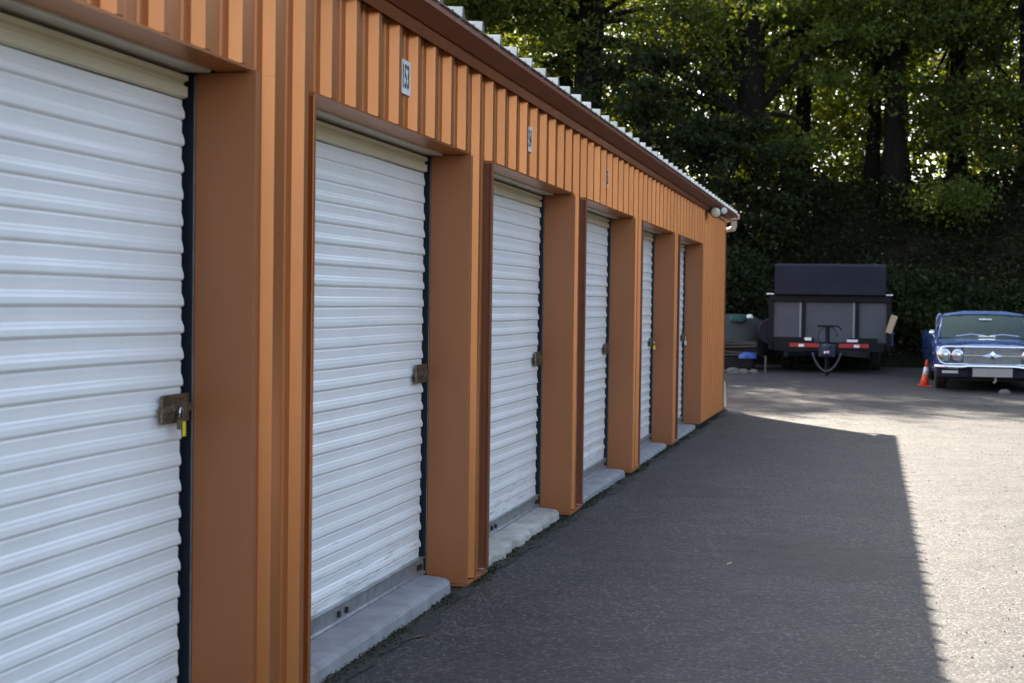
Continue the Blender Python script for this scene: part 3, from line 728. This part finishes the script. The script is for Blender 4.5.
# ---------------------------------------------------------------- junk pile between building and trailer
def blob(name,mat,c,r,seed,label,cat,nu=26,nv=14,amp=.14,group=None,smooth=True):
    rnd=random.Random(seed); ph=[rnd.random()*6 for _ in range(6)]
    b=MB(); vs=[];
    for j in range(nv+1):
        th=math.pi*.5*j/nv*1.02
        for i in range(nu):
            a=2*math.pi*i/nu; k=1+amp*(math.sin(a*2+ph[0])+.6*math.sin(a*3+th*4+ph[1])+.4*math.sin(a*7+th*6+ph[2]))
            sq=.8
            vs.append((r[0]*k*math.cos(a)*abs(math.cos(th))**sq,r[1]*k*math.sin(a)*abs(math.cos(th))**sq,r[2]*math.sin(th)**.8*(1+amp*.5*math.sin(a*4+ph[3])*math.cos(th)) if th>0 else 0))
    b.add(vs,[(j*nu+i,j*nu+(i+1)%nu,(j+1)*nu+(i+1)%nu,(j+1)*nu+i) for j in range(nv) for i in range(nu)])
    o=b.build(name,mat,smooth=smooth); o.location=c; tag(o,label,cat,group); return o
gz=g(34)
blob('covered_heap','heap',(-2.80,35.0,gz+.30),(.85,.8,.88),2,'grey tarp covered heap beside the left side of the trailer','covered heap',amp=.07)
blob('green_cloth','green_cloth',(-2.72,34.6,gz+1.02),(.24,.22,.15),6,'green cloth bundle on top of the grey heap','cloth')
blob('white_bag','white_plastic',(-2.45,34.5,gz+1.10),(.07,.07,.08),9,'small white bag on top of the grey heap','bag')
blob('blue_bag','blue_bag',(-2.38,33.2,gz+.28),(.17,.15,.13),12,'crumpled bright blue plastic bag in the junk by the trailer','bag')
b=MB()
for i in range(5): b.obox((0,.02*i,.05+.075*i),(1.9,.22,.035),Matrix.Rotation(R_(3*math.sin(i*2)),3,'Y'))
o=b.build('plank_stack','wood_old'); o.location=(-3.2,33.9,gz+.28); tag(o,'low stack of dark old planks under the grey heap','planks')
b=MB(); b.box(-.7,.7,-.25,.25,0,.28); b.box(-.66,.66,-.27,-.251,.06,.22)
o=b.build('dark_crate','trailer_black',bevel=.01); o.location=(-3.0,33.8,gz); tag(o,'dark low crate beneath the old planks beside the building','crate')
for i,(x,y,s,lb) in enumerate(((-3.05,32.7,.13,'grey rubble lump nearest the building corner'),(-2.85,32.55,.10,'small dark lump second from the building corner'),(-2.62,32.5,.15,'pale rubble lump in the middle of the rubble row'),(-2.42,32.55,.12,'cream coloured rubble lump below the blue bag'),(-2.22,32.6,.11,'grey rubble lump nearest the trailer wheel'))):
    blob('rubble_lump','rock',(x,y,g(y)),(s,s*.8,s*.75),20+i,lb,'rubble',nu=9,nv=5,amp=.12,group='rubble lumps in front of the junk pile',smooth=False)
b=MB(); b.box(-.018,.018,-.015,.015,0,.30); b.tube([(0,0,.29),(0,0,.33)],.022,8); o=b.build('white_stake','rock',bevel=.004); o.location=(-2.03,33.3,g(33.3)); tag(o,'short pale grey stake standing beside the trailer left wheel','stake')

# ---------------------------------------------------------------- car
CX,CY=2.065,28.0
car=empty('classic_car',(CX,CY,.075),label='blue classic car with quad headlights and chrome front, parked facing the camera',cat='car')
car.scale=(.95,1,1)
# body loft: stations y -> list of half profile (x,z) from bottom centre outwards, up and to top centre
ST=[ #y, w, zbot, zbelt, ztop(center), fin, inset
 (.02,.93,.30,.66,.735,.0),
 (.10,.965,.28,.70,.775,.0),
 (.5,.985,.22,.76,.825,.0),
 (1.2,.99,.20,.80,.86,.0),
 (1.65,.99,.20,.83,.885,.0),
 (2.4,.985,.20,.84,.86,.0),
 (3.4,.985,.20,.84,.86,.01),
 (4.2,1.0,.22,.86,.87,.04),
 (4.9,1.03,.26,.86,.85,.08),
 (5.25,1.03,.30,.82,.80,.09),
 (5.34,.98,.34,.74,.76,.05)]
vs=[];npf=0
for (y,w,zb,zl,zt,fin) in ST:
    h=[(0,zb),(w*.8,zb),(w*.96,zb+.06),(w,zb+.22),(w*1.0,zl-.12),(w*1.0,zl+fin*.6),(w*.96,zl+.025+fin),(w*.80,zl+.03),(w*.4,zt-.006),(0,zt)]
    full=h+[(-x,z) for x,z in h[-2:0:-1]]; npf=len(full)
    vs+=[(x,y,z) for x,z in full]
b=MB(); n=npf
b.add(vs,[(j*n+i,j*n+(i+1)%n,(j+1)*n+(i+1)%n,(j+1)*n+i) for j in range(len(ST)-1) for i in range(n)]+[tuple(range(n)),tuple((len(ST)-1)*n+i for i in range(n-1,-1,-1))])
body=b.build('body','car',car,smooth=True,bevel=0)
# greenhouse
def ring(y,w,z): return (w,y,z)
A=[(-.84,1.62,.90),(.84,1.62,.90),(.84,4.15,.90),(-.84,4.15,.90)]
b=MB()
# roof slab
rf=[]
for i in range(9):
    t=i/8; y=2.02+1.55*t; zc=1.325-.03*(2*t-1)**2; w=.75
    for x in (-w,-w*.94,-w*.5,0,w*.5,w*.94,w): rf.append((x,y,zc-.06*(abs(x)/w)**6+.012*(1-(x/w)**2)))
b.add(rf,[(i*7+j,i*7+j+1,(i+1)*7+j+1,(i+1)*7+j) for i in range(8) for j in range(6)])
b.build('roof','car_roof',car,smooth=True,solid=.04)
b=MB()
for s in (-1,1):
    b.tube([(s*.855,1.55,.86),(s*.83,1.72,1.0),(s*.755,2.02,1.25)],[.024]*3,8)
    b.tube([(s*.75,3.55,1.25),(s*.80,4.2,.87)],[.05]*2,8)
    b.tube([(s*.75,2.85,1.25),(s*.88,2.9,.86)],[.02]*2,8)
b.tube([(-.755,2.0,1.25),(-.45,1.97,1.283),(0,1.95,1.295),(.45,1.97,1.283),(.755,2.0,1.25)],.022,8)
b.split('window_pillar','car_roof',car,smooth=True)
def quadgrid(fn,nu=10,nv=6):
    m=MB(); m.grid(fn,nu,nv); return m
def wsf(u,v):
    x=(-1+2*u); base=Vector((x*.85,1.38+.17*x**2*1.3,.865)); top=Vector((x*.75,1.955+.045*x*x,1.288-.038*x*x)); p=base.lerp(top,v); p.y-=.03*math.sin(v*3.14); return tuple(p)
ws=quadgrid(wsf,14,6).build('windshield','windshield',car,smooth=True)
b=MB()
for i,wd in enumerate((.03,.022,.03,.026,.022,.03,.02)):
    x=-.10+i*.034; b.obox((x,1.775,1.195),(wd*.8,.003,.04),Matrix.Rotation(R_(-54),3,'X').to_3x3())
b.build('windshield_sticker','cone_white',ws)
b=MB(); b.add([(-.75,3.55,1.25),(.75,3.55,1.25),(.80,4.15,.88),(-.80,4.15,.88)],[(0,1,2,3)]); b.build('rear_window','windshield',car)
for s in(-1,1):
    b=MB(); b.add([(s*.86,1.66,.88),(s*.87,4.0,.88),(s*.755,3.5,1.24),(s*.755,2.06,1.24)],[(0,1,2,3)]); b.build('side_window','windshield',car)
b=MB(); b.box(-.82,.82,1.75,4.0,.80,.87); b.box(-.6,-.1,2.5,2.65,.6,1.12); b.box(.1,.6,2.5,2.65,.6,1.12); b.box(-.62,.62,3.3,3.5,.6,1.08); b.build('interior','dark_in',car,bevel=.03)
b=MB(); b.tube([(.37+.19*math.cos(t),2.1+.05*math.sin(t),.95+.17*math.sin(t)) for t in [i*math.pi/8 for i in range(17)]],.014,6); b.build('steering_wheel','grille',car,smooth=True)
# cowl / wipers
b=MB(); b.tube([(-.55,1.36,.895),(-.28,1.37,.93),(-.02,1.36,.905)],.009,6); b.tube([(.05,1.36,.905),(.3,1.37,.93),(.58,1.37,.90)],.009,6); b.box(-.15,.15,1.33,1.36,.885,.905); b.split('wiper','chrome',car)
# front: chrome frame, grille, headlights
def stadium(w,h,cz,n=10):
    pts=[]
    for i in range(n+1): t=-math.pi/2+math.pi*i/n; pts.append((w-h+h*math.cos(t),cz+h*math.sin(t)))
    for i in range(n+1): t=math.pi/2+math.pi*i/n; pts.append((-w+h+h*math.cos(t),cz+h*math.sin(t)))
    return pts
st=stadium(.935,.145,.590)
b=MB(); b.prism([p for p in st],'y',-.015,.0); gr=b.build('grille','grille',car)
b=MB()
for i in range(11): 
    z=.475+.023*i; w=.79 if 1 else 0; b.box(-w*.62,w*.62,-.022,-.0155,z,z+.008)
b.build('grille_bars','galv',gr)
b=MB(); pp=[(x,-.035,z) for x,z in st]; pp.append(pp[0]); b.tube(pp,.019,8,cap=False); b.build('grille_surround','chrome',car,smooth=True)
b=MB(); b.box(-.50,.50,-.042,-.024,.588,.600); b.build('grille_centre_bar','chrome',car)
b=MB(); b.add([(-.19,-.045,.59),(-.05,-.05,.625),(0,-.055,.67),(.05,-.05,.625),(.19,-.045,.59),(.05,-.05,.56),(0,-.055,.535),(-.05,-.05,.56),(0,-.075,.59)],[(0,1,8),(1,2,8),(2,3,8),(3,4,8),(4,5,8),(5,6,8),(6,7,8),(7,0,8)]); b.build('emblem','chrome',car,solid=.006)
for x in (-.815,-.595,.595,.815):
    b=MB(); b.lathe([(.085,-.075),(.105,-.065),(.110,-.03),(.104,-.018)],(x,0,.595),24,'y'); h=b.build('headlight','chrome',car,smooth=True)
    b=MB(); b.lathe([(.002,-.105),(.05,-.097),(.078,-.084),(.083,-.076)],(x,0,.595),24,'y'); b.build('headlight_lens','lens',h,smooth=True)
# bumper
b=MB()
path=[(-1.0,.35),(-.97,.02),(-.80,-.08),(-.40,-.11),(.40,-.11),(.80,-.08),(.97,.02),(1.0,.35)]
def bump_z(x): return .0 if abs(x)>.42 else .035
prof=[(0,.085),(-.035,.075),(-.045,.045),(-.02,.02)]
pts=[]
for i in range(len(path)-1):
    for q in range(6):
        t=q/6; pts.append((path[i][0]+(path[i+1][0]-path[i][0])*t,path[i][1]+(path[i+1][1]-path[i][1])*t))
pts.append(path[-1]); n=len(prof); vs=[]
for x,y in pts:
    up=.03*max(0,min(1,(.52-abs(x))/.12))
    for dy,z in prof: vs.append((x*(1-dy*.3),y+dy,.345+z+up*.6))
b.add(vs,[(i*n+j,(i+1)*n+j,(i+1)*n+j+1,i*n+j+1) for i in range(len(pts)-1) for j in range(n-1)]); bump=b.build('bumper','chrome',car,smooth=True,solid=.012)
b=MB()
for s in (-1,1): b.box(min(s*.36,s*.95),max(s*.36,s*.95),-.075,.1,.215,.365)
b.split('lower_valance','navy',car,bevel=.02)
for s in (-1,1):
    b=MB(); b.box(s*.72-.14,s*.72+.14,-.092,-.076,.285,.335); b.build('parking_light','lens',car,bevel=.008)
b=MB(); b.box(-.34,.34,-.135,-.118,.24,.385); b.build('licence_plate','plate',car,bevel=.004)
b=MB(); 
for s in(-1,1): b.box(s*.365-.015,s*.365+.015,-.14,-.10,.22,.40)
b.box(-.38,.38,-.14,-.10,.388,.405); b.build('plate_guard','trailer_black',car)
b=MB(); b.tube([(.06,-.05,.24),(.06,-.05,.16),(.02,-.05,.14)],.022,8); b.build('tow_hook','galv',car)
b=MB(); b.box(-.7,.7,.3,5.0,.15,.3); b.build('chassis','dark_in',car)
for s in(-1,1):
    for y in (.85,3.95):
        b=MB(); b.lathe([(.20,-.10),(.31,-.10),(.335,-.07),(.335,.07),(.31,.10),(.20,.10)],(s*.84,y,.335),28,'x'); w=b.build('wheel','rubber',car)
        b=MB(); b.lathe([(.03,-.105),(.17,-.09),(.20,-.102),(.20,.102),(.17,.09),(.03,.105)],(s*.84,y,.335),20,'x'); b.build('hubcap','chrome',w,smooth=True)
b=MB(); b.tube([(-.93,1.35,.84),(-.965,1.38,.93)],.010,6); b.lathe([(.004,0),(.05,.01),(.055,.03),(.02,.06)],(-.985,1.36,.945),14,'y'); b.build('side_mirror','chrome',car,smooth=True)
b=MB(); b.tube([(-.90,1.50,.82),(-.905,1.52,1.23)],.006,6); b.build('antenna','galv',car)
b=MB(); 
for s in(-1,1): b.box(s*.995-.006,s*.995+.006,.4,5.0,.60,.62)
b.split('side_trim','chrome',car)

# concrete lump in front of the car
o=blob('concrete_lump','rock',(2.24,27.55,g(27.55)),(.11,.08,.08),77,'grey concrete lump on the asphalt in front of the car licence plate','concrete lump',nu=10,nv=4,amp=.06,smooth=False)

# ---------------------------------------------------------------- cone
cz=g(28.3)
cn=empty('traffic_cone',(1.01,29.3,g(29.3)),label='orange traffic cone with a white band beside the blue car',cat='traffic cone')
cn.rotation_euler=(0,R_(5),0); cn.scale=(.62,.62,.66)
b=MB(); b.box(-.18,.18,-.18,.18,0,.03); b.build('base','cone',cn,bevel=.01)
f=lambda z:.13-.105*z/.70
for z0,z1,mm,nm in((.03,.30,'cone','cone_body'),(.30,.52,'cone_white','white_band'),(.52,.72,'cone','cone_tip')):
    e=.002 if mm=='cone_white' else 0
    b=MB(); b.lathe([(f(z0)+e,z0),(f(z1)+e,z1)],(0,0,0),24); b.build(nm,mm,cn,smooth=True)

# ---------------------------------------------------------------- light, world, camera
w=bpy.data.worlds.new('World'); scene.world=w; w.use_nodes=True
N=w.node_tree.nodes; L=w.node_tree.links
sky=N.new('ShaderNodeTexSky'); sky.sky_type='NISHITA'; sky.sun_disc=False
SD=Vector((-.777,1.30,1.0)).normalized()
el=math.asin(SD.z); az=math.atan2(SD.x,SD.y)
sky.sun_elevation=el; sky.sun_rotation=az
sky.air_density=1.0; sky.dust_density=1.6; sky.ozone_density=1.2
hv=N.new('ShaderNodeHueSaturation'); hv.inputs['Saturation'].default_value=.72; L.new(sky.outputs[0],hv.inputs['Color'])
bg=N['Background']; L.new(hv.outputs[0],bg.inputs[0]); bg.inputs[1].default_value=.055
sun=bpy.data.lights.new('sun','SUN'); sun.energy=3.1; sun.angle=R_(.53); sun.color=(1,.90,.76)
so=bpy.data.objects.new('sun',sun); COL.objects.link(so); so.rotation_euler=SD.to_track_quat('Z','Y').to_euler()

cam=bpy.data.cameras.new('camera'); co=bpy.data.objects.new('camera',cam); COL.objects.link(co); scene.camera=co
yaw,pit,roll=0.21821042,-0.02409694,0.01327825
F=Vector((-math.sin(yaw)*math.cos(pit),math.cos(yaw)*math.cos(pit),math.sin(pit)))
Rv=Vector((math.cos(yaw),math.sin(yaw),0)); U=Rv.cross(F)
R2=Rv*math.cos(roll)+U*math.sin(roll); U2=U*math.cos(roll)-Rv*math.sin(roll)
m=Matrix((R2,U2,-F)).transposed().to_4x4(); m.translation=(0,0,1.45); co.matrix_world=m
cam.sensor_width=36; cam.lens=1600/1024*36; cam.clip_end=1000; cam.clip_start=.05
cam.dof.use_dof=True; cam.dof.focus_distance=9.5; cam.dof.aperture_fstop=5.0
vs_=scene.view_settings; scene.display_settings.display_device='sRGB'
vs_.view_transform='Standard'; vs_.look='None'; vs_.exposure=3.28; vs_.gamma=1; vs_.use_curve_mapping=False
scene.cycles.max_bounces=8; scene.cycles.diffuse_bounces=4; scene.cycles.transmission_bounces=6; scene.cycles.use_denoising=True
scene.cycles.sample_clamp_indirect=8
